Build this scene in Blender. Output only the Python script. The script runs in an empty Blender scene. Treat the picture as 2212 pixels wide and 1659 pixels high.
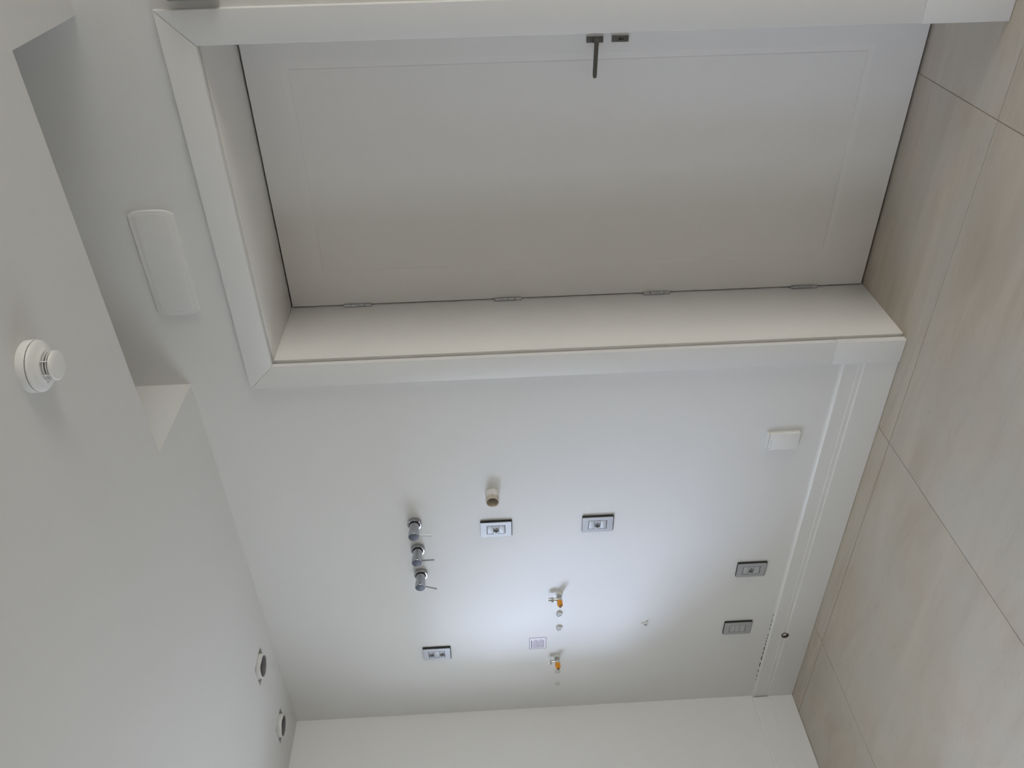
import bpy, bmesh, math, random
from mathutils import Vector, Matrix
random.seed(7)
S = bpy.context.scene
COL = S.collection
PI = math.pi

# ------------------------------------------------------------------ camera
F_PX, YAW, PITCH, ROLL = 1737.8, 0.6296, -0.0296, -0.0445
CAM = Vector((3.4579, -2.1556, 1.3679))
fw = Vector((-math.sin(YAW) * math.cos(PITCH), math.cos(YAW) * math.cos(PITCH), math.sin(PITCH)))
r0 = Vector((math.cos(YAW), math.sin(YAW), 0)); u0 = r0.cross(fw)
rt = math.cos(ROLL) * r0 + math.sin(ROLL) * u0
up = -math.sin(ROLL) * r0 + math.cos(ROLL) * u0
cd = bpy.data.cameras.new('camera'); cam = bpy.data.objects.new('camera', cd); COL.objects.link(cam)
cd.sensor_fit = 'HORIZONTAL'; cd.sensor_width = 36.0; cd.lens = 36.0 * F_PX / 2212.0
cd.clip_start = 0.02; cd.clip_end = 100
# the phone was held upright but the picture is stored on its side: picture-right is down in the room
ax, ay, az = -up, rt, -fw
cam.matrix_world = Matrix(((ax.x, ay.x, az.x, CAM.x), (ax.y, ay.y, az.y, CAM.y), (ax.z, ay.z, az.z, CAM.z), (0, 0, 0, 1)))
S.camera = cam

# ------------------------------------------------------------------ world, lights, exposure
W = bpy.data.worlds.new('daylight'); S.world = W; W.use_nodes = True
W.node_tree.nodes['Background'].inputs[0].default_value = (0.85, 0.925, 1.0, 1)
W.node_tree.nodes['Background'].inputs[1].default_value = 4.7

def area(name, loc, target, sx, sy, power, col, spread=180):
    l = bpy.data.lights.new(name, 'AREA'); l.shape = 'RECTANGLE'; l.size = sx; l.size_y = sy
    l.energy = power; l.color = col; l.spread = math.radians(spread)
    o = bpy.data.objects.new(name, l); COL.objects.link(o); o.location = loc
    o.rotation_euler = (Vector(target) - Vector(loc)).to_track_quat('-Z', 'Y').to_euler()
    return o
# sky seen through the small window of the left wall (outside it) and through the balcony door of the right wall
area('window_daylight', (-2.50, -2.90, 2.30), (0.0, -0.85, 1.32), 1.1, 1.1, 138, (0.58, 0.70, 1.0))
area('balcony_daylight', (8.12, -1.05, 1.10), (0, -1.05, 1.10), 1.35, 1.95, 69, (1.0, 0.95, 0.80))
S.view_settings.view_transform = 'Standard'; S.view_settings.look = 'None'
S.view_settings.exposure = 0.10; S.view_settings.gamma = 1.0
S.view_settings.use_curve_mapping = False

# ------------------------------------------------------------------ materials
def mat(name, col, rough=0.5, metal=0.0, bump=0.0, bscale=300.0, var=0.0, vscale=3.0, spec=0.5):
    m = bpy.data.materials.new(name); m.use_nodes = True
    nt = m.node_tree; b = nt.nodes['Principled BSDF']
    b.inputs['Base Color'].default_value = (*col, 1); b.inputs['Roughness'].default_value = rough
    b.inputs['Metallic'].default_value = metal; b.inputs['Specular IOR Level'].default_value = spec
    tc = nt.nodes.new('ShaderNodeTexCoord')
    if var:
        n = nt.nodes.new('ShaderNodeTexNoise'); n.inputs['Scale'].default_value = vscale; n.inputs['Detail'].default_value = 4
        nt.links.new(tc.outputs['Object'], n.inputs['Vector'])
        mx = nt.nodes.new('ShaderNodeMix'); mx.data_type = 'RGBA'
        mx.inputs[6].default_value = (*[c * (1 - var) for c in col], 1); mx.inputs[7].default_value = (*[min(1, c * (1 + var)) for c in col], 1)
        nt.links.new(n.outputs['Fac'], mx.inputs[0]); nt.links.new(mx.outputs[2], b.inputs['Base Color'])
    if bump:
        n = nt.nodes.new('ShaderNodeTexNoise'); n.inputs['Scale'].default_value = bscale; n.inputs['Detail'].default_value = 3
        nt.links.new(tc.outputs['Object'], n.inputs['Vector'])
        bp = nt.nodes.new('ShaderNodeBump'); bp.inputs['Strength'].default_value = bump; bp.inputs['Distance'].default_value = 0.001
        nt.links.new(n.outputs['Fac'], bp.inputs['Height']); nt.links.new(bp.outputs['Normal'], b.inputs['Normal'])
    return m
M_WALL = mat('white_wall_paint', (0.79, 0.785, 0.775), 0.6, bump=0.12, bscale=260, var=0.006, vscale=2, spec=0.35)
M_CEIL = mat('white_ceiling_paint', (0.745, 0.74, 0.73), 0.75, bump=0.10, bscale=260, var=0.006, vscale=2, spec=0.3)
M_TRIM = mat('white_lacquer', (0.80, 0.795, 0.785), 0.36, var=0.004, vscale=5)
M_DOOR = mat('white_door_lacquer', (0.85, 0.83, 0.805), 0.34, var=0.004, vscale=5)
M_WHITE = mat('white_plastic', (0.84, 0.84, 0.83), 0.38, var=0.01, vscale=20)
M_CHROME = mat('chrome', (0.46, 0.47, 0.50), 0.08, 1.0, var=0.01, vscale=30)
M_STEEL = mat('brushed_steel', (0.46, 0.47, 0.49), 0.38, 1.0, var=0.05, vscale=120)
M_NICKEL = mat('graphite_nickel', (0.17, 0.165, 0.155), 0.28, 1.0, var=0.05, vscale=60)
M_SILVER = mat('silver_plate', (0.45, 0.46, 0.48), 0.5, 0.35, var=0.01, vscale=40)
M_MODULE = mat('pale_silver_module', (0.50, 0.51, 0.53), 0.5, 0.25, var=0.01, vscale=40)
M_BLACK = mat('black_plastic', (0.012, 0.012, 0.014), 0.5, var=0.1, vscale=40)
M_DARK = mat('dark_cavity', (0.27, 0.26, 0.27), 0.9, var=0.15, vscale=30)
M_HOLE = mat('hole_black', (0.02, 0.02, 0.02), 0.9, var=0.1, vscale=30)
M_PLASTER = mat('raw_plaster', (0.74, 0.73, 0.71), 0.9, bump=0.6, bscale=90, var=0.06, vscale=25)
M_PVC = mat('beige_pvc', (0.56, 0.49, 0.41), 0.45, var=0.05, vscale=30)
M_ORANGE = mat('orange_plastic', (0.78, 0.30, 0.01), 0.3, var=0.06, vscale=60)
M_PAPER = mat('sticker_paper', (0.80, 0.77, 0.82), 0.5, var=0.01, vscale=30)
M_INK = mat('sticker_ink', (0.16, 0.12, 0.20), 0.6, var=0.05, vscale=60)
M_GREYBOX = mat('grey_plastic', (0.33, 0.33, 0.31), 0.5, var=0.03, vscale=30)
M_WELL = mat('socket_grey', (0.40, 0.40, 0.41), 0.5, var=0.03, vscale=40)
M_ENDREFL = mat('end_disc_dark_reflection', (0.10, 0.11, 0.145), 0.3, var=0.05, vscale=60, spec=0.2)  # dark room reflection on the chrome valve ends, put into the colour
M_GROUT = mat('beige_grout', (0.42, 0.375, 0.315), 0.9, bump=0.2, var=0.05, vscale=40)
M_BROWN = mat('brown_rim', (0.13, 0.10, 0.08), 0.6, var=0.1, vscale=60)
M_GLASS = bpy.data.materials.new('window_glass'); M_GLASS.use_nodes = True
_nt = M_GLASS.node_tree; _nt.nodes.clear()
_o = _nt.nodes.new('ShaderNodeOutputMaterial'); _t = _nt.nodes.new('ShaderNodeBsdfTransparent'); _g = _nt.nodes.new('ShaderNodeBsdfGlossy')
_g.inputs['Roughness'].default_value = 0.02; _mx = _nt.nodes.new('ShaderNodeMixShader'); _mx.inputs[0].default_value = 0.06
_nt.links.new(_t.outputs[0], _mx.inputs[1]); _nt.links.new(_g.outputs[0], _mx.inputs[2]); _nt.links.new(_mx.outputs[0], _o.inputs[0])

def tile_material():
    m = bpy.data.materials.new('veined_beige_porcelain'); m.use_nodes = True
    nt = m.node_tree; b = nt.nodes['Principled BSDF']; L = nt.links.new; N = nt.nodes.new
    tc = N('ShaderNodeTexCoord'); oi = N('ShaderNodeObjectInfo')
    off = N('ShaderNodeVectorMath'); off.operation = 'SCALE'; off.inputs[0].default_value = (13, 7, 3)
    L(oi.outputs['Random'], off.inputs[3])
    add = N('ShaderNodeVectorMath'); add.operation = 'ADD'
    L(tc.outputs['Object'], add.inputs[0]); L(off.outputs[0], add.inputs[1])
    mp = N('ShaderNodeMapping'); mp.inputs['Scale'].default_value = (1.2, 5.5, 1.0); mp.inputs['Rotation'].default_value = (0, 0, 0.16)
    L(add.outputs[0], mp.inputs['Vector'])
    n1 = N('ShaderNodeTexNoise'); n1.inputs['Scale'].default_value = 1.6; n1.inputs['Detail'].default_value = 7; n1.inputs['Distortion'].default_value = 0.7
    L(mp.outputs[0], n1.inputs['Vector'])
    r = N('ShaderNodeValToRGB'); r.color_ramp.elements[0].position = 0.30; r.color_ramp.elements[1].position = 0.72
    r.color_ramp.elements[0].color = (0.490, 0.424, 0.345, 1); r.color_ramp.elements[1].color = (0.605, 0.540, 0.455, 1)
    L(n1.outputs['Fac'], r.inputs[0])
    n2 = N('ShaderNodeTexNoise'); n2.inputs['Scale'].default_value = 3.2; n2.inputs['Detail'].default_value = 3
    L(add.outputs[0], n2.inputs['Vector'])
    m1 = N('ShaderNodeMix'); m1.data_type = 'RGBA'; m1.blend_type = 'MIX'
    m1.inputs[7].default_value = (0.550, 0.520, 0.465, 1)
    mr = N('ShaderNodeMapRange'); mr.inputs[1].default_value = 0.42; mr.inputs[2].default_value = 0.65; mr.inputs[4].default_value = 0.65
    L(n2.outputs['Fac'], mr.inputs[0]); L(mr.outputs[0], m1.inputs[0]); L(r.outputs[0], m1.inputs[6])
    # thin darker veins and a few specks
    mp2 = N('ShaderNodeMapping'); mp2.inputs['Scale'].default_value = (0.8, 6.0, 1.0); mp2.inputs['Rotation'].default_value = (0, 0, 0.20)
    L(add.outputs[0], mp2.inputs['Vector'])
    n3 = N('ShaderNodeTexNoise'); n3.inputs['Scale'].default_value = 2.3; n3.inputs['Detail'].default_value = 5; n3.inputs['Distortion'].default_value = 1.1
    L(mp2.outputs[0], n3.inputs['Vector'])
    v = N('ShaderNodeMath'); v.operation = 'SUBTRACT'; v.inputs[1].default_value = 0.5; L(n3.outputs['Fac'], v.inputs[0])
    v2 = N('ShaderNodeMath'); v2.operation = 'ABSOLUTE'; L(v.outputs[0], v2.inputs[0])
    v3 = N('ShaderNodeMapRange'); v3.inputs[1].default_value = 0.0; v3.inputs[2].default_value = 0.016; v3.inputs[3].default_value = 0.10; v3.inputs[4].default_value = 0.0
    L(v2.outputs[0], v3.inputs[0])
    m2 = N('ShaderNodeMix'); m2.data_type = 'RGBA'; m2.inputs[7].default_value = (0.30, 0.25, 0.20, 1)
    L(v3.outputs[0], m2.inputs[0]); L(m1.outputs[2], m2.inputs[6])
    vo = N('ShaderNodeTexVoronoi'); vo.inputs['Scale'].default_value = 9; L(add.outputs[0], vo.inputs['Vector'])
    sp = N('ShaderNodeMapRange'); sp.inputs[1].default_value = 0.03; sp.inputs[2].default_value = 0.06; sp.inputs[3].default_value = 0.35; sp.inputs[4].default_value = 0.0
    L(vo.outputs['Distance'], sp.inputs[0])
    m3 = N('ShaderNodeMix'); m3.data_type = 'RGBA'; m3.inputs[7].default_value = (0.30, 0.26, 0.21, 1)
    L(sp.outputs[0], m3.inputs[0]); L(m2.outputs[2], m3.inputs[6])
    L(m3.outputs[2], b.inputs['Base Color'])
    b.inputs['Roughness'].default_value = 0.42; b.inputs['Specular IOR Level'].default_value = 0.4
    return m
M_TILE = tile_material()

# ------------------------------------------------------------------ helpers
def link(name, me, m, parent=None, loc=(0, 0, 0)):
    o = bpy.data.objects.new(name, me); COL.objects.link(o); o.location = loc
    if m is not None and not me.materials: me.materials.append(m)
    if parent: o.parent = parent
    return o
def from_bm(name, bm, m, parent=None, loc=(0, 0, 0), smooth=None):
    bmesh.ops.recalc_face_normals(bm, faces=bm.faces)
    me = bpy.data.meshes.new(name); bm.to_mesh(me); bm.free()
    if smooth is not None:
        me.polygons.foreach_set('use_smooth', [True] * len(me.polygons)); me.set_sharp_from_angle(angle=math.radians(smooth))
    return link(name, me, m, parent, loc)
def empty(name, loc, parent=None):
    o = bpy.data.objects.new(name, None); COL.objects.link(o); o.location = loc; o.empty_display_size = 0.05
    if parent: o.parent = parent
    return o
def tag(o, label=None, cat=None, group=None, kind=None):
    if label: o['label'] = label
    if cat: o['category'] = cat
    if group: o['group'] = group
    if kind: o['kind'] = kind
    return o
def add_box(bm, lo, hi, bev=0.0, seg=2):
    lo = Vector(lo); hi = Vector(hi); c = (lo + hi) / 2; d = hi - lo
    r = bmesh.ops.create_cube(bm, size=1.0, matrix=Matrix.Translation(c) @ Matrix.Diagonal((*d, 1)))
    if bev:
        es = list({e for v in r['verts'] for e in v.link_edges})
        bmesh.ops.bevel(bm, geom=es, offset=bev, segments=seg, affect='EDGES', profile=0.5)
def box(name, lo, hi, m, parent=None, bev=0.0, loc=(0, 0, 0), seg=2):
    bm = bmesh.new(); add_box(bm, lo, hi, bev, seg); return from_bm(name, bm, m, parent, loc, 40 if bev else None)
def add_prism(bm, pts, axis, a, b):
    """closed outline pts (2-D) extruded from a to b along axis 0/1/2"""
    def P(p, t):
        return {0: (t, p[0], p[1]), 1: (p[0], t, p[1]), 2: (p[0], p[1], t)}[axis]
    v0 = [bm.verts.new(P(p, a)) for p in pts]; v1 = [bm.verts.new(P(p, b)) for p in pts]; n = len(pts)
    bm.faces.new(v0); bm.faces.new(list(reversed(v1)))
    for i in range(n): bm.faces.new((v0[i], v0[(i + 1) % n], v1[(i + 1) % n], v1[i]))
def add_lathe(bm, prof, seg=32, axis=1, sign=-1, wob=None, cap0=True, cap1=True, c=(0, 0, 0)):
    """prof = [(radius, distance)], distance runs along sign*axis"""
    rings = []
    for k, (r, d) in enumerate(prof):
        ring = []
        for i in range(seg):
            t = 2 * PI * i / seg; rr, dd = r, d
            if wob: rr, dd = wob(k, t, r, d)
            a, b_ = rr * math.cos(t), rr * math.sin(t)
            p = {0: (sign * dd, a, b_), 1: (a, sign * dd, b_), 2: (a, b_, sign * dd)}[axis]
            ring.append(bm.verts.new(Vector(p) + Vector(c)))
        rings.append(ring)
    for k in range(len(rings) - 1):
        for i in range(seg):
            j = (i + 1) % seg
            bm.faces.new((rings[k][i], rings[k][j], rings[k + 1][j], rings[k + 1][i]))
    if cap0: bm.faces.new(list(reversed(rings[0])))
    if cap1: bm.faces.new(rings[-1])
def lathe(name, prof, m, parent=None, loc=(0, 0, 0), smooth=35, **k):
    bm = bmesh.new(); add_lathe(bm, prof, **k); return from_bm(name, bm, m, parent, loc, smooth)
def add_rod(bm, p, q, r, seg=14, r2=None):
    p, q = Vector(p), Vector(q); d = q - p
    mtx = Matrix.Translation((p + q) / 2) @ d.to_track_quat('Z', 'Y').to_matrix().to_4x4()
    bmesh.ops.create_cone(bm, cap_ends=True, segments=seg, radius1=r, radius2=r if r2 is None else r2, depth=d.length, matrix=mtx)
def cut(o, *cutters):
    """boolean difference with cutter bmeshes, applied"""
    for bm in cutters:
        bmesh.ops.recalc_face_normals(bm, faces=bm.faces)
        me = bpy.data.meshes.new('cutter'); bm.to_mesh(me); bm.free()
        c = bpy.data.objects.new('cutter', me); COL.objects.link(c)
        md = o.modifiers.new('cut', 'BOOLEAN'); md.operation = 'DIFFERENCE'; md.object = c; md.solver = 'EXACT'
        bpy.context.view_layer.update()
        dg = bpy.context.evaluated_depsgraph_get()
        new = bpy.data.meshes.new_from_object(o.evaluated_get(dg))
        o.modifiers.clear(); old = o.data; o.data = new; bpy.data.meshes.remove(old)
        bpy.data.objects.remove(c); bpy.data.meshes.remove(me)
    return o
def boxbm(lo, hi):
    bm = bmesh.new(); add_box(bm, lo, hi); return bm
def rrect(w, h, r, n=5):
    pts = []
    for cx, cy, a0 in ((w / 2 - r, h / 2 - r, 0), (-w / 2 + r, h / 2 - r, 90), (-w / 2 + r, -h / 2 + r, 180), (w / 2 - r, -h / 2 + r, 270)):
        for i in range(n + 1):
            t = math.radians(a0 + 90 * i / n); pts.append((cx + r * math.cos(t), cy + r * math.sin(t)))
    return pts
def copy_tree(o, parent=None):
    c = o.copy(); COL.objects.link(c); c.parent = parent
    for ch in list(o.children): copy_tree(ch, c)
    return c

# ------------------------------------------------------------------ the room
H = 2.3277
XR, YN = 8.0, -4.8            # right wall, wall behind the camera
JL, JR, JT = 2.0155, 2.975, 2.050   # inside faces of the door frame
CL, CR, CT = 2.0085, 2.976, 2.0535  # inner edges of the casing
CW = 0.0845
DY = 0.339                   # face of the door leaf

wall_back = tag(box('wall_back', (-0.2, 0, 0), (XR + 0.2, 0.45, 2.75), M_WALL), 'white painted wall with the door, taps and socket plates', kind='structure')
cut(wall_back, boxbm((JL - 0.03, -0.1, -0.1), (JR + 0.03, 0.6, JT + 0.03)))
door_back = tag(box('door_light_block', (1.8, 0.45, 0), (3.2, 0.50, 2.3), M_WALL), 'unseen panel added behind the door to keep out sky light', kind='structure')  # unseen panel, added so no sky light leaks through the door gaps
wall_left = tag(box('wall_left', (-0.25, YN - 0.2, 0), (0, 0, 2.75), M_WALL), 'plain white wall meeting the tap wall in the corner', kind='structure')
WY0, WY1, WZ0, WZ1 = -1.40, -0.46, 1.03, 1.80
cut(wall_left, boxbm((-0.5, WY0, WZ0), (0.2, WY1, WZ1)), boxbm((-0.5, -2.40, 0.3), (0.2, -1.55, 2.1)))
wall_right = tag(box('wall_right', (XR, YN - 0.2, 0), (XR + 0.2, 0, 2.75), M_WALL), 'white wall with the balcony opening', kind='structure')
cut(wall_right, boxbm((XR - 0.1, -1.75, 0.05), (XR + 0.3, -0.35, 2.15)))
wall_rear = tag(box('wall_rear', (0, YN - 0.2, 0), (XR, YN, 2.75), M_WALL), 'white wall behind the viewer', kind='structure')

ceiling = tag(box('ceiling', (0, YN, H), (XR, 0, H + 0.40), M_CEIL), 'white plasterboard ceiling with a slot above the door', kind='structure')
RX0, RX1, RY = 1.945, 3.052, -0.340
HOLES = ((0.672, -0.171, 0.054), (0.246, -0.170, 0.053))
cut(ceiling, boxbm((RX0, RY, H - 0.1), (RX1, 0.1, H + 0.19)))
for hx, hy, hr in HOLES:
    cut(ceiling, boxbm((hx - hr, hy - hr, H - 0.05), (hx + hr, hy + hr, H + 0.10)))

# floor: grout bed plus one slab per tile
floor = tag(box('floor', (-0.2, YN - 0.2, -0.10), (XR + 0.2, 0.5, -0.0015), M_GROUT), 'beige veined porcelain tile floor', kind='structure')
TS, TX0, TY0, GAP = 1.1075, 0.535, -0.105, 0.0028
bm = bmesh.new(); s = (TS - GAP) / 2
add_prism(bm, [(-s, -s), (s, -s), (s, s), (-s, s)], 2, -0.009, -0.0006)
top = [f for f in bm.faces if f.calc_center_median().z > -0.001]
bmesh.ops.inset_region(bm, faces=top, thickness=0.0009); 
for v in top[0].verts: v.co.z = 0
bmesh.ops.recalc_face_normals(bm, faces=bm.faces)
tile_me = bpy.data.meshes.new('floor_tile'); bm.to_mesh(tile_me); bm.free(); tile_me.materials.append(M_TILE)
for i in range(-1, 8):
    for j in range(-4, 1):
        cx, cy = TX0 + (i + 0.5) * TS, TY0 + (j + 0.5) * TS
        lo_x, hi_x = max(cx - s, -0.15), min(cx + s, XR + 0.15); lo_y, hi_y = max(cy - s, YN - 0.15), min(cy + s, 0.45)
        if hi_x - lo_x < 0.05 or hi_y - lo_y < 0.05: continue
        o = link('floor_tile', tile_me, None, floor, ((lo_x + hi_x) / 2, (lo_y + hi_y) / 2, 0))
        o.scale = ((hi_x - lo_x) / (2 * s), (hi_y - lo_y) / (2 * s), 1)

# windows the light comes through
def window(name, x0, x1, y0, y1, z0, z1, label, mull):
    e = tag(empty(name, ((x0 + x1) / 2, (y0 + y1) / 2, z0)), label, kind='structure'); L = e.location
    t = 0.045
    bm = bmesh.new()
    for lo, hi in (((x0, y0, z0), (x1, y0 + t, z1)), ((x0, y1 - t, z0), (x1, y1, z1)), ((x0, y0 + t, z0), (x1, y1 - t, z0 + t)), ((x0, y0 + t, z1 - t), (x1, y1 - t, z1))):
        add_box(bm, Vector(lo) - L, Vector(hi) - L, 0.003)
    from_bm('window_frame', bm, M_TRIM, e)
    ys = [y0 + (y1 - y0) * k / mull for k in range(mull + 1)]
    for a, b_ in zip(ys[:-1], ys[1:]):
        box('window_pane', Vector(((x0 + x1) / 2 - 0.003, a + 0.03, z0 + 0.03)) - L, Vector(((x0 + x1) / 2 + 0.003, b_ - 0.03, z1 - 0.03)) - L, M_GLASS, e)
    for y in ys[1:-1]:
        box('mullion', Vector((x0 + 0.005, y - 0.03, z0 + t)) - L, Vector((x1 - 0.005, y + 0.03, z1 - t)) - L, M_TRIM, e, 0.003)
window('window_1', -0.245, -0.20, WY0, WY1, WZ0, WZ1, 'small window in the left wall lighting the taps', 1)
window('window_3', -0.245, -0.20, -2.40, -1.55, 0.3, 2.1, 'tall terrace window farther back in the left wall', 2)
window('window_2', XR + 0.05, XR + 0.08, -1.75, -0.35, 0.05, 2.15, 'wide balcony window in the right wall', 2)

# baseboards
BP = [(0.0, 0.0), (0.016, 0.0015), (0.016, 0.1135), (0.0148, 0.1155), (0.0128, 0.1165), (0.0128, 0.131), (0.0118, 0.1335), (0.0118, 0.178), (0.0113, 0.1812), (0.0075, 0.1862), (0.0, 0.189)]
def baseboard(name, axis, a, b_, off, sgn, label):
    bm = bmesh.new()
    if axis == 0: add_prism(bm, [(off + sgn * t, z) for t, z in BP], 0, a, b_)
    else:
        v0 = [bm.verts.new((off + sgn * t, a, z)) for t, z in BP]; v1 = [bm.verts.new((off + sgn * t, b_, z)) for t, z in BP]
        bm.faces.new(v0); bm.faces.new(list(reversed(v1)))
        for i in range(len(BP)): bm.faces.new((v0[i], v0[(i + 1) % len(BP)], v1[(i + 1) % len(BP)], v1[i]))
    return tag(from_bm(name, bm, M_TRIM), label, kind='structure')
bb = baseboard('baseboard_back', 0, 0.0, CL - CW + 0.001, 0.0, -1, 'tall white moulded baseboard below the taps')
baseboard('baseboard_back_right', 0, CR + CW, XR, 0.0, -1, 'white baseboard to the right of the door')
baseboard('baseboard_left', 1, YN, -0.0165, 0.0, 1, 'white baseboard along the left wall')
baseboard('baseboard_rear', 0, 0.017, XR - 0.017, YN, 1, 'white baseboard behind the viewer')
# drain hole through the baseboard
bm = bmesh.new(); add_lathe(bm, [(0.0165, -0.03), (0.0165, 0.05)], 24, c=(0.472, 0, 0.118)); cut(bb, bm)
bm = bmesh.new(); add_lathe(bm, [(0.0165, -0.04), (0.0165, 0.05)], 24, c=(0.472, 0, 0.118)); cut(wall_back, bm)
# open caulk line on top of the baseboard near the corner
bm = bmesh.new(); x = 0.13; rc = random.Random(3)
while x < 0.62:
    mid = math.exp(-((x - 0.30) / 0.10) ** 2); ln = rc.uniform(0.004, 0.016) + mid * rc.uniform(0.0, 0.030); t = 0.0004 + mid * rc.uniform(0.0004, 0.0016)
    n = 5; z0 = 0.1885
    lo = [(x + ln * k / n, z0 - t * 0.3 * rc.random()) for k in range(n + 1)]
    hi = [(x + ln * k / n, z0 + t * (0.3 + rc.random()) * math.sin(PI * (k + 0.4) / (n + 0.8))) for k in range(n, -1, -1)]
    add_prism(bm, lo + hi, 1, -0.0046, -0.0003)
    x += ln + rc.uniform(0.002, 0.012) + (1 - mid) * rc.uniform(0.0, 0.022)
o = from_bm('caulk_gap', bm, M_HOLE, bb); o['label'] = 'dark broken gap along the baseboard top'

# ------------------------------------------------------------------ door, frame and casing
frame = tag(empty('door_frame_1', (2.49, 0, 0)), 'white timber door frame lining the deep doorway', kind='structure'); FL = frame.location
def fbox(name, lo, hi, m, bev=0.0015, par=frame, L=FL): return box(name, Vector(lo) - L, Vector(hi) - L, m, par, bev)
fbox('jamb', (JL - 0.029, 0.010, 0), (JL, 0.44, JT + 0.029), M_DOOR)
fbox('jamb', (JR, 0.010, 0), (JR + 0.029, 0.44, JT + 0.029), M_DOOR)
fbox('head_jamb', (JL + 0.0002, 0.010, JT), (JR - 0.0002, 0.44, JT + 0.029), M_DOOR)
# stop strips behind the leaf
fbox('door_stop', (JL, DY + 0.040, 0), (JL + 0.015, 0.435, JT), M_TRIM)
fbox('door_stop', (JR - 0.015, DY + 0.040, 0), (JR, 0.435, JT), M_TRIM)
fbox('door_stop', (JL + 0.015, DY + 0.040, JT - 0.015), (JR - 0.015, 0.435, JT), M_TRIM)

casing = tag(empty('trim_1', (2.49, 0, 0)), 'flat white casing boards with plinth blocks around the door', kind='structure'); KL = casing.location
CTH, PHT = 0.016, 0.2275
def board(name, pts, th, bev=0.0022):
    bm = bmesh.new(); add_prism(bm, [(p[0] - KL.x, p[1]) for p in pts], 1, -th, 0)
    es = [e for e in bm.edges if all(abs(v.co.y + th) < 1e-6 for v in e.verts)]
    bmesh.ops.bevel(bm, geom=es, offset=bev, segments=2, affect='EDGES', profile=0.5)
    return from_bm(name, bm, M_TRIM, casing, (0, 0, 0), 40)
g = 0.0004
board('casing_board', [(CL - CW, PHT), (CL, PHT), (CL, CT), (CL - CW, CT + CW)], CTH)
board('casing_board', [(CR, PHT), (CR + CW, PHT), (CR + CW, CT + CW), (CR, CT)], CTH, 0.003)
board('casing_head', [(CL - CW + g, CT + CW), (CL + g, CT), (CR - g, CT), (CR + CW - g, CT + CW)], CTH)
for a, b_ in ((CL - CW - 0.001, CL + 0.001), (CR - 0.001, CR + CW + 0.001)):
    board('plinth_block', [(a, 0.001), (b_, 0.001), (b_, PHT - g), (a, PHT - g)], CTH + 0.006, 0.003)

door = tag(empty('door_1', (JL, DY, 0)), 'white flat-panel interior door, closed, set deep in its frame', kind='structure'); DL = door.location
LX0, LX1, LZ0, LZ1 = JL + 0.0035, JR - 0.0035, 0.008, JT - 0.0045
bm = bmesh.new()
def ring(x0, x1, z0, z1, y): return [bm.verts.new(Vector(p) - DL) for p in ((x0, y, z0), (x1, y, z0), (x1, y, z1), (x0, y, z1))]
PX0, PX1, PZ0, PZ1 = 2.135, 2.842, 0.160, 1.935
rings = [ring(LX0, LX1, LZ0, LZ1, DY + 0.036), ring(LX0, LX1, LZ0, LZ1, DY + 0.0012), ring(LX0 + .0012, LX1 - .0012, LZ0 + .0012, LZ1 - .0012, DY),
         ring(PX0, PX1, PZ0, PZ1, DY), ring(PX0 + 0.007, PX1 - 0.007, PZ0 + 0.007, PZ1 - 0.007, DY + 0.0008), ring(PX0 + 0.018, PX1 - 0.018, PZ0 + 0.018, PZ1 - 0.018, DY + 0.0017),
         ring(PX0 + 0.0205, PX1 - 0.0205, PZ0 + 0.0205, PZ1 - 0.0205, DY + 0.0006)]
for a, b_ in zip(rings[:-1], rings[1:]):
    for i in range(4): bm.faces.new((a[i], a[(i + 1) % 4], b_[(i + 1) % 4], b_[i]))
bm.faces.new(rings[0]); bm.faces.new(rings[-1])
from_bm('door_leaf', bm, M_DOOR, door)
for zc in (1.815, 1.283, 0.752, 0.219):
    hg = lathe('hinge', [(0.0028, -0.0485), (0.0028, 0.0485)], M_STEEL, door, Vector((JL + 0.0030, DY - 0.0070, zc)) - DL, axis=2, sign=1, seg=12)
    for k in range(4):
        z = -0.0465 + 0.02325 * k
        lathe('knuckle', [(0.0060, z + 0.0003), (0.0070, z + 0.0014), (0.0070, z + 0.0216), (0.0060, z + 0.0229)], M_STEEL, hg, axis=2, sign=1, seg=16)
    lathe('pin_cap', [(0.0050, 0.0465), (0.0050, 0.049), (0.0025, 0.0515)], M_STEEL, hg, axis=2, sign=1, seg=16)
# lever handle and key plate
hd = empty('door_handle', Vector((2.8805, DY, 1.010)) - DL, door)
box('rosette', (-0.0085, -0.008, -0.0245), (0.0085, 0, 0.0245), M_NICKEL, hd, 0.001)
bm = bmesh.new()
add_box(bm, (-0.0065, -0.052, -0.0055), (0.0065, -0.0075, 0.0055), 0.002)
from_bm('spindle_neck', bm, M_NICKEL, hd, smooth=40)
bm = bmesh.new()
add_prism(bm, [(0.007, -0.004), (0.007, 0.008), (-0.088, 0.0095), (-0.0955, 0.0075), (-0.0965, 0.0025), (-0.0945, -0.0015), (-0.088, -0.0025)], 1, -0.058, -0.049)
es = [e for e in bm.edges]; bmesh.ops.bevel(bm, geom=es, offset=0.0012, segments=2, affect='EDGES')
from_bm('lever', bm, M_NICKEL, hd, smooth=40)
kp = box('key_plate', Vector((2.872, DY - 0.007, 0.911)) - DL, Vector((2.889, DY, 0.960)) - DL, M_NICKEL, door, 0.001)
bm = bmesh.new(); add_lathe(bm, [(0.0035, 0.0), (0.0035, 0.0078)], 14, c=Vector((2.8805, DY, 0.937)) - DL); add_box(bm, Vector((2.8790, DY - 0.0078, 0.925)) - DL, Vector((2.8820, DY, 0.937)) - DL)
from_bm('keyhole', bm, M_HOLE, kp)

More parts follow.
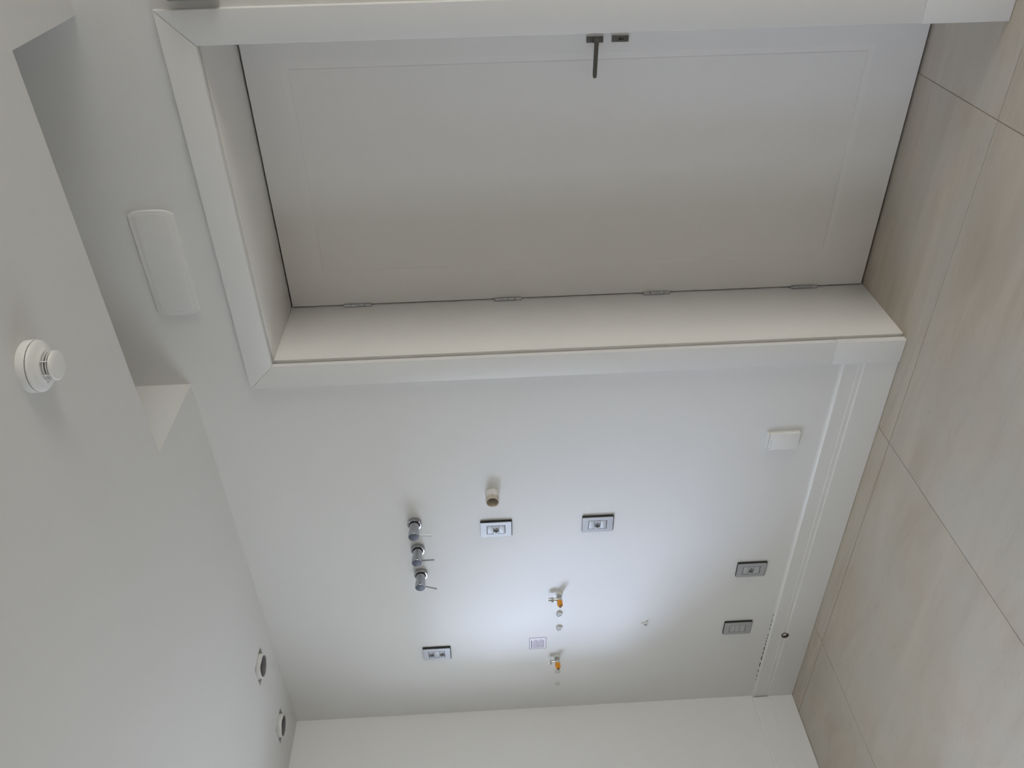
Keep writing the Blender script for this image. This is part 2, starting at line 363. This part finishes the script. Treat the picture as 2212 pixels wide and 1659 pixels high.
# ------------------------------------------------------------------ ceiling things
def ceiling_opening(hx, hy, hr, seed, label, pinch):
    """ragged plaster-covered box stub hanging out of a square cut in the ceiling"""
    rr = random.Random(seed)
    e = tag(empty('ceiling_box', (hx, hy, H)), label, 'ceiling box', 'open electrical boxes in the ceiling')
    N = 36; wob = [rr.uniform(-1, 1) for _ in range(N)]
    wob = [(wob[i - 2] + wob[i - 1] * 2 + wob[i] * 3 + wob[(i + 1) % N] * 2 + wob[(i + 2) % N]) / 9 for i in range(N)]
    R, bm, rings = 0.0475, bmesh.new(), []
    prof = ((R + 0.003, 0.055), (R + 0.003, 0.004), (R + 0.001, -0.006), (R - 0.0005, -0.0135), (R - 0.003, -0.0155), (R - 0.0050, -0.0140), (R - 0.0030, -0.0090))
    for k, (r, z) in enumerate(prof):
        ring = []
        for i in range(N):
            t = 2 * PI * i / N; w = wob[i] * (0.006 if 2 <= k <= 5 else 0.003)
            w -= pinch * max(0, math.cos(2 * (t - 0.3))) * (0.004 if k >= 2 else 0)
            ring.append(bm.verts.new(((r + w) * math.cos(t), (r + w) * math.sin(t), z + (wob[(i + 7) % N] * 0.004 if 2 <= k <= 5 else 0))))
        rings.append(ring)
    for p, q in zip(rings[:-1], rings[1:]):
        for i in range(N): bm.faces.new((p[i], p[(i + 1) % N], q[(i + 1) % N], q[i]))
    from_bm('plaster_sleeve', bm, M_PLASTER, e, smooth=60)
    lathe('box_cavity', [(R - 0.0030, 0.052), (R - 0.0030, -0.0110), (R - 0.0095, -0.0128), (R - 0.0105, 0.050)], M_DARK, e, axis=2, sign=1, seg=32, cap0=False)
    box('hole_backing', (-hr + 0.001, -hr + 0.001, 0.050), (hr - 0.001, hr - 0.001, 0.058), M_DARK, e)
    return e
ceiling_opening(*HOLES[0], 5, 'open box stub in a square ceiling cut, farther from the left corner', 1.0)
ceiling_opening(*HOLES[1], 9, 'open box stub in a square ceiling cut, nearest the left corner', 0.2)

# smoke detector
sd = tag(empty('smoke_detector', (2.512, -0.718, H)), 'round white smoke detector on the ceiling', 'smoke detector')
lathe('base_ring', [(0.0555, 0.0), (0.0560, 0.002), (0.0560, 0.0175), (0.0553, 0.0185)], M_WHITE, sd, axis=2, seg=56)
lathe('groove', [(0.0535, 0.0180), (0.0535, 0.0205)], M_BLACK, sd, axis=2, seg=56)
lathe('shell', [(0.0545, 0.0200), (0.0550, 0.0210), (0.0548, 0.0240), (0.0530, 0.0265), (0.0440, 0.0310), (0.0345, 0.0345), (0.0335, 0.0370), (0.0320, 0.0375)], M_WHITE, sd, axis=2, seg=56, smooth=50)
lathe('chamber', [(0.0255, 0.036), (0.0255, 0.056)], M_HOLE, sd, axis=2, seg=32)
for k in range(2):
    d = 0.0418 + 0.0062 * k
    lathe('cage_hoop', [(0.0284, d - 0.0009), (0.0302, d - 0.0008), (0.0302, d + 0.0008), (0.0284, d + 0.0009)], M_WHITE, sd, axis=2, seg=40)
for k in range(6):
    t = 2 * PI * k / 6 + 0.35
    bm = bmesh.new(); add_box(bm, (0.0275, -0.0010, -0.0545), (0.0312, 0.0010, -0.036), 0.0003)
    bmesh.ops.rotate(bm, cent=(0, 0, 0), matrix=Matrix.Rotation(t, 3, 'Z'), verts=bm.verts); from_bm('cage_rib', bm, M_WHITE, sd)
lathe('end_cap', [(0.0300, 0.0520), (0.0320, 0.0530), (0.0318, 0.0560), (0.0290, 0.0590), (0.0200, 0.0605)], M_WHITE, sd, axis=2, seg=48, smooth=50)
bm = bmesh.new(); add_box(bm, (-0.0035, -0.0013, -0.0366), (0.0035, 0.0013, -0.030), 0.0008)
bmesh.ops.rotate(bm, cent=(0, 0, 0), matrix=Matrix.Rotation(math.radians(-60), 3, 'Z'), verts=bm.verts)
from_bm('indicator_slot', bm, M_BLACK, sd, (0.034 * math.cos(math.radians(-150)), 0.034 * math.sin(math.radians(-150)), 0.0012))

# ------------------------------------------------------------------ cover plate above the door
cp = tag(empty('wall_cover_plate', (2.377, 0, 2.294)), 'long white rounded cover plate on the wall above the door', 'cover plate')
def capsule(w, h, bulge, n=9):
    pts = []
    for sx_, a in ((1, -1), (-1, 1)):
        for i in range(n):
            t = -1 + 2 * i / (n - 1); z = a * -1 * -t * h / 2 * (1 if a < 0 else 1)
            z = (t if sx_ > 0 else -t) * h / 2
            pts.append((sx_ * (w / 2 - bulge * abs(t) ** 4), z))
    return pts
bm = bmesh.new(); prev = None
for w, h, d, bl in ((0.338, 0.127, 0.0, 0.013), (0.338, 0.127, 0.006, 0.013), (0.334, 0.123, 0.0078, 0.013), (0.322, 0.101, 0.0088, 0.012), (0.318, 0.094, 0.0102, 0.012), (0.314, 0.088, 0.0106, 0.011)):
    rg = [bm.verts.new((x, -d, z)) for x, z in capsule(w, h, bl)]
    if prev:
        for i in range(len(rg)): bm.faces.new((prev[i], prev[(i + 1) % len(rg)], rg[(i + 1) % len(rg)], rg[i]))
    else: bm.faces.new(list(reversed(rg)))
    prev = rg
bm.faces.new(prev)
from_bm('cover', bm, M_WALL, cp, smooth=30)
for x in (0.147, -0.147):
    sc = lathe('screw', [(0.0032, 0.0104), (0.0032, 0.0113), (0.0024, 0.0118)], M_WHITE, cp, (x, 0, 0.003), seg=14)
    box('screw_slot', (-0.0022, -0.0120, -0.0004), (0.0022, -0.0114, 0.0004), M_GREYBOX, sc)

# box on the wall to the right of the casing, mostly outside the picture
wb = tag(empty('wall_box', (3.160, 0, 2.033)), 'small grey box on the wall beside the upper right door casing', 'wall box')
box('case', (-0.078, -0.036, -0.058), (0.078, 0, 0.058), M_GREYBOX, wb, 0.004)
box('lid', (-0.074, -0.040, -0.054), (0.074, -0.0355, 0.054), M_GREYBOX, wb, 0.002)

# ------------------------------------------------------------------ socket plates
PW, PH_ = 0.0765, 0.1165
hexo = [(-0.0172, 0), (-0.0095, 0.0098), (0.0095, 0.0098), (0.0172, 0), (0.0095, -0.0098), (-0.0095, -0.0098)]
def plate(cx, cz, slots, label):
    """slots from top to bottom: 's' socket, 'b' blank module"""
    e = tag(empty('socket_plate', (cx, 0, cz)), label, 'socket plate', 'silver socket plates on the white wall')
    bm = bmesh.new(); add_prism(bm, rrect(PW + 0.0030, PH_ + 0.0034, 0.0025), 1, -0.0075, 0)
    bf = from_bm('backing_frame', bm, M_BLACK, e, (0.0012, 0, -0.0012))
    hole = boxbm((cx - 0.0226, -0.02, cz - 0.0353), (cx + 0.0226, -0.0008, cz + 0.0353)); cut(bf, hole)
    bm = bmesh.new(); add_prism(bm, rrect(PW, PH_, 0.0025), 1, -0.0105, -0.0062)
    f = from_bm('face_plate', bm, M_SILVER, e)
    cut(f, boxbm((cx - 0.0226, -0.02, cz - 0.0353), (cx + 0.0226, 0, cz + 0.0353)))
    mod_h = 0.0224
    for k, s_ in enumerate(slots):
        z = (1 - k) * mod_h
        pr = -0.0113 if s_ == 's' else -0.0106
        md = box('module', (-0.0207, pr, z - mod_h / 2 + 0.0005), (0.0207, -0.0012, z + mod_h / 2 - 0.0005), M_MODULE, e, 0.0004)
        if s_ == 's':
            md.name = 'socket_module'
            bm = bmesh.new(); add_prism(bm, [(cx + x, cz + z + zz) for x, zz in hexo], 1, -0.03, -0.0022); cut(md, bm)
            bm = bmesh.new(); add_prism(bm, [(x * 0.995, z + zz * 0.995) for x, zz in hexo], 1, -0.0034, -0.0023)
            w = from_bm('socket_well', bm, M_WELL, md)
            for px, pz in ((-0.0095, 0), (0.0, -0.0030), (0.0095, 0)):
                lathe('pin_hole', [(0.0024, 0.0024), (0.0024, 0.0037)], M_HOLE, md, (px, 0, z + pz), seg=12)
    return e
plate(1.2145, 1.3625, 'bsb', 'silver plate with one socket, just below the open wall pipe')
plate(1.2145, 0.9755, 'bsb', 'silver plate with one socket, alone below the plate near the pipe')
plate(0.4630, 1.6420, 'sbs', 'silver plate with two sockets, high near the left corner')
plate(0.9065, 0.3350, 'bsb', 'silver plate with one socket, low above the baseboard')
plate(0.5315, 0.3365, 'bbb', 'silver blank plate without a socket, low above the baseboard')

# ------------------------------------------------------------------ chrome valves
def valve(x, z, ang, label):
    e = tag(empty('shower_valve', (x, 0, z)), label, 'valve', 'chrome lever valves in a row')
    lathe('escutcheon', [(0.0268, 0.0), (0.0272, 0.0015), (0.0272, 0.0135), (0.0255, 0.0155), (0.0215, 0.0158), (0.0210, 0.0120)], M_CHROME, e, seg=48, cap1=False)
    b = lathe('body', [(0.0190, 0.008), (0.0190, 0.020), (0.0186, 0.028), (0.0184, 0.036), (0.0188, 0.044), (0.0200, 0.050), (0.0204, 0.058), (0.0204, 0.0735), (0.0196, 0.0752)], M_CHROME, e, seg=44, smooth=40)
    lathe('end_disc', [(0.0188, 0.0745), (0.0188, 0.0754), (0.0172, 0.0758)], M_ENDREFL, b, seg=40)
    bm = bmesh.new(); d = Vector((math.sin(ang), -0.06, -math.cos(ang))).normalized()
    p = Vector((0, -0.064, 0)) + d * 0.014
    add_rod(bm, p, p + d * 0.052, 0.0034, 14)
    from_bm('lever', bm, M_CHROME, e, smooth=40)
valve(1.265, 1.667, math.radians(-3), 'chrome lever valve in the row of three, nearest the door')
valve(1.1235, 1.667, math.radians(5), 'middle chrome lever valve in the row of three')
valve(0.982, 1.667, math.radians(-17), 'chrome lever valve in the row of three, nearest the left corner')

# ------------------------------------------------------------------ open pipe stub
ps = tag(empty('pipe_stub', (1.392, 0, 1.371)), 'open beige drain pipe stub sticking out of the wall', 'pipe')
bm = bmesh.new()
add_lathe(bm, [(0.0240, 0.0), (0.0240, 0.044), (0.0232, 0.0448), (0.0218, 0.0448), (0.0212, 0.044), (0.0208, 0.002)], 40)
from_bm('pipe', bm, M_PVC, ps, smooth=40)
rp = random.Random(11); wv = [rp.uniform(-1, 1) for _ in range(40)]
def wob(k, t, r, d):
    i = int(round(t / (2 * PI) * 40)) % 40
    return r, d + (wv[i] * 0.0045 if k >= 2 else 0)
lathe('paint_collar', [(0.0262, 0.0), (0.0252, 0.004), (0.0248, 0.022), (0.0238, 0.024)], M_PLASTER, ps, seg=40, wob=wob, smooth=60, cap1=False)

# ------------------------------------------------------------------ water stop valves with orange caps
def stop_valve(x, z, label, long_nut):
    e = tag(empty('angle_valve', (x, 0, z)), label, 'valve', 'angle valves with orange caps')
    lathe('wall_ring', [(0.0155, 0.0), (0.0155, 0.003), (0.0120, 0.007), (0.0105, 0.0075)], M_WHITE, e, seg=32)
    lathe('body', [(0.0098, 0.004), (0.0098, 0.016), (0.0112, 0.018), (0.0112, 0.034), (0.0100, 0.036)], M_STEEL_L, e, seg=28)
    lathe('hex_nut', [(0.0125, 0.009), (0.0125, 0.015)], M_STEEL_L, e, seg=6, smooth=10)
    bm = bmesh.new(); add_rod(bm, (0, -0.026, 0.006), (0, -0.026, 0.030), 0.0078, 20)
    ot = from_bm('outlet', bm, M_STEEL_L, e, smooth=40)
    bm = bmesh.new(); add_rod(bm, (0, -0.026, 0.025), (0, -0.026, 0.034), 0.0118, 6); from_bm('outlet_nut', bm, M_STEEL_L, ot)
    bm = bmesh.new(); add_rod(bm, (0, -0.026, 0.034), (0, -0.026, 0.041 + (0.004 if long_nut else 0)), 0.0088, 20); from_bm('outlet_thread', bm, M_STEEL if long_nut else M_WHITE, ot, smooth=40)
    lathe('cap', [(0.0095, 0.033), (0.0115, 0.0345), (0.0115, 0.056), (0.0095, 0.059), (0.0075, 0.060)], M_ORANGE, e, seg=8, smooth=20)
    lathe('cap_tip', [(0.0052, 0.0595), (0.0052, 0.0645)], M_BROWN, e, seg=14)
M_STEEL_L = mat('satin_chrome', (0.58, 0.57, 0.55), 0.3, 1.0, var=0.03, vscale=60)
stop_valve(0.807, 1.116, 'angle valve with orange cap, right of the sticker toward the door', True)
stop_valve(0.386, 1.118, 'angle valve with orange cap, left of the sticker toward the corner', False)

# ------------------------------------------------------------------ capped wall points
def wall_cap(x, z, pr, seed, label, m=None):
    rr = random.Random(seed); m = m or M_WHITE
    e = tag(empty('capped_pipe', (x, 0, z)), label, 'pipe cap', 'small capped pipe points in a row')
    ph = rr.uniform(0, 6)
    def wb_(k, t, r, d): return r * (1 + 0.05 * math.sin(3 * t + ph) + 0.03 * math.sin(7 * t)), d
    lathe('cap_ring', [(0.0135, 0.0), (0.0130, pr * 0.7), (0.0118, pr), (0.0095, pr), (0.0088, pr * 0.35)], m, e, seg=32, wob=wb_, cap1=True, smooth=40)
    a = rr.uniform(0, PI)
    for k in range(2):
        bm = bmesh.new(); add_box(bm, (-0.0088, -pr * 0.95, -0.0015), (0.0088, -pr * 0.3, 0.0015), 0.0003)
        bmesh.ops.rotate(bm, cent=(0, 0, 0), matrix=Matrix.Rotation(a + k * PI / 2, 3, 'Y'), verts=bm.verts); from_bm('cross_bar', bm, m, e)
M_CAP = mat('pale_grey_plastic', (0.76, 0.755, 0.73), 0.45, var=0.05, vscale=60)
wall_cap(0.685, 1.114, 0.010, 1, 'grey pipe cap beside the orange capped valve nearer the door', M_CAP)
wall_cap(0.592, 1.113, 0.010, 2, 'grey pipe cap midway between the two orange capped valves', M_CAP)
wall_cap(0.279, 1.114, 0.005, 3, 'flat painted pipe cap beside the orange valve nearer the corner', M_WALL)
wall_cap(0.183, 1.113, 0.0035, 4, 'flattest painted pipe cap, nearest the left corner', M_WALL)

# small wall bracket
br = tag(empty('wall_hook', (0.589, 0, 0.743)), 'tiny white plastic hook low on the wall below the sticker', 'hook')
lathe('plug', [(0.0075, 0.0), (0.0075, 0.007), (0.0058, 0.009)], M_WHITE, br, seg=18)
for k in range(3):
    t = PI / 2 + 2 * PI * k / 3 + 0.5
    bm = bmesh.new(); add_prism(bm, [(-0.0034, 0.003), (0.0034, 0.003), (0.0022, 0.0165), (-0.0022, 0.0165)], 1, -0.009, -0.0005)
    bmesh.ops.rotate(bm, cent=(0, 0, 0), matrix=Matrix.Rotation(t, 3, 'Y'), verts=bm.verts); from_bm('prong', bm, M_WHITE, br)
lathe('screw_hole', [(0.0028, 0.0080), (0.0028, 0.0096)], M_BROWN, br, seg=12)

# drain stub in the baseboard hole
ds = tag(empty('drain_outlet', (0.472, -0.016, 0.118)), 'small dark pipe outlet through the baseboard', 'pipe outlet')
lathe('outlet_rim', [(0.0162, -0.020), (0.0162, 0.0010), (0.0154, 0.0014), (0.0140, 0.0010), (0.0136, -0.020)], M_BROWN, ds, seg=28, cap0=False, cap1=False)
bm = bmesh.new(); add_lathe(bm, [(0.0105, -0.019), (0.0105, -0.006), (0.0085, -0.003), (0.004, -0.006)], 22, c=(0.0025, 0, 0.0025)); from_bm('outlet_core', bm, M_WHITE, ds, smooth=40)

# ------------------------------------------------------------------ sticker
st = tag(empty('notice_sticker', (0.491, 0, 1.203)), 'small printed notice sticker between the orange capped valves', 'sticker')
box('paper', (-0.039, -0.0006, -0.037), (0.039, 0, 0.037), M_PAPER, st)
bm = bmesh.new()
for lo, hi in (((-0.039, -0.0008, 0.0352), (0.039, -0.0005, 0.037)), ((-0.039, -0.0008, -0.037), (0.039, -0.0005, -0.0352)), ((-0.039, -0.0008, -0.0352), (-0.0372, -0.0005, 0.0352)), ((0.0372, -0.0008, -0.0352), (0.039, -0.0005, 0.0352))):
    add_box(bm, lo, hi)
from_bm('printed_border', bm, M_INK, st)
rs = random.Random(21); lines = [(0.0265, 0.0021, 0.020)] + [(0.0175 - 0.0054 * k, 0.0011, rs.uniform(0.012, 0.030)) for k in range(9)]
for z, t, xe in lines:
    bm = bmesh.new(); x = -0.031
    while x < xe - 0.002:
        w = min(rs.uniform(0.004, 0.012), xe - x); add_box(bm, (x, -0.00085, z - t), (x + w, -0.0005, z + t)); x += w + 0.0013
    from_bm('text_line', bm, M_INK, st)

# ------------------------------------------------------------------ flip-lid inlet
il = tag(empty('wall_inlet', (1.5915, 0, 0.330)), 'white flip-lid wall inlet low on the wall beside the door', 'wall inlet')
box('back_plate', (-0.0385, -0.004, -0.058), (0.0385, 0, 0.060), M_WHITE, il, 0.0015)
box('lid', (-0.0375, -0.0150, -0.0575), (0.0375, -0.0045, 0.0510), M_WHITE, il, 0.0022)
box('hinge_strip', (-0.0375, -0.0135, 0.0518), (0.0375, -0.0040, 0.0595), M_WHITE, il, 0.0018)
bm = bmesh.new()
add_prism(bm, [(-0.030, 0.0515), (-0.030, 0.0450), (-0.027, 0.0425), (0.004, 0.0425), (0.007, 0.0450), (0.007, 0.0515), (0.0062, 0.0515), (0.0062, 0.0453), (0.0037, 0.0432), (-0.0267, 0.0432), (-0.0292, 0.0453), (-0.0292, 0.0515)], 1, -0.0153, -0.0145)
from_bm('finger_tab_groove', bm, M_GREYBOX, il)
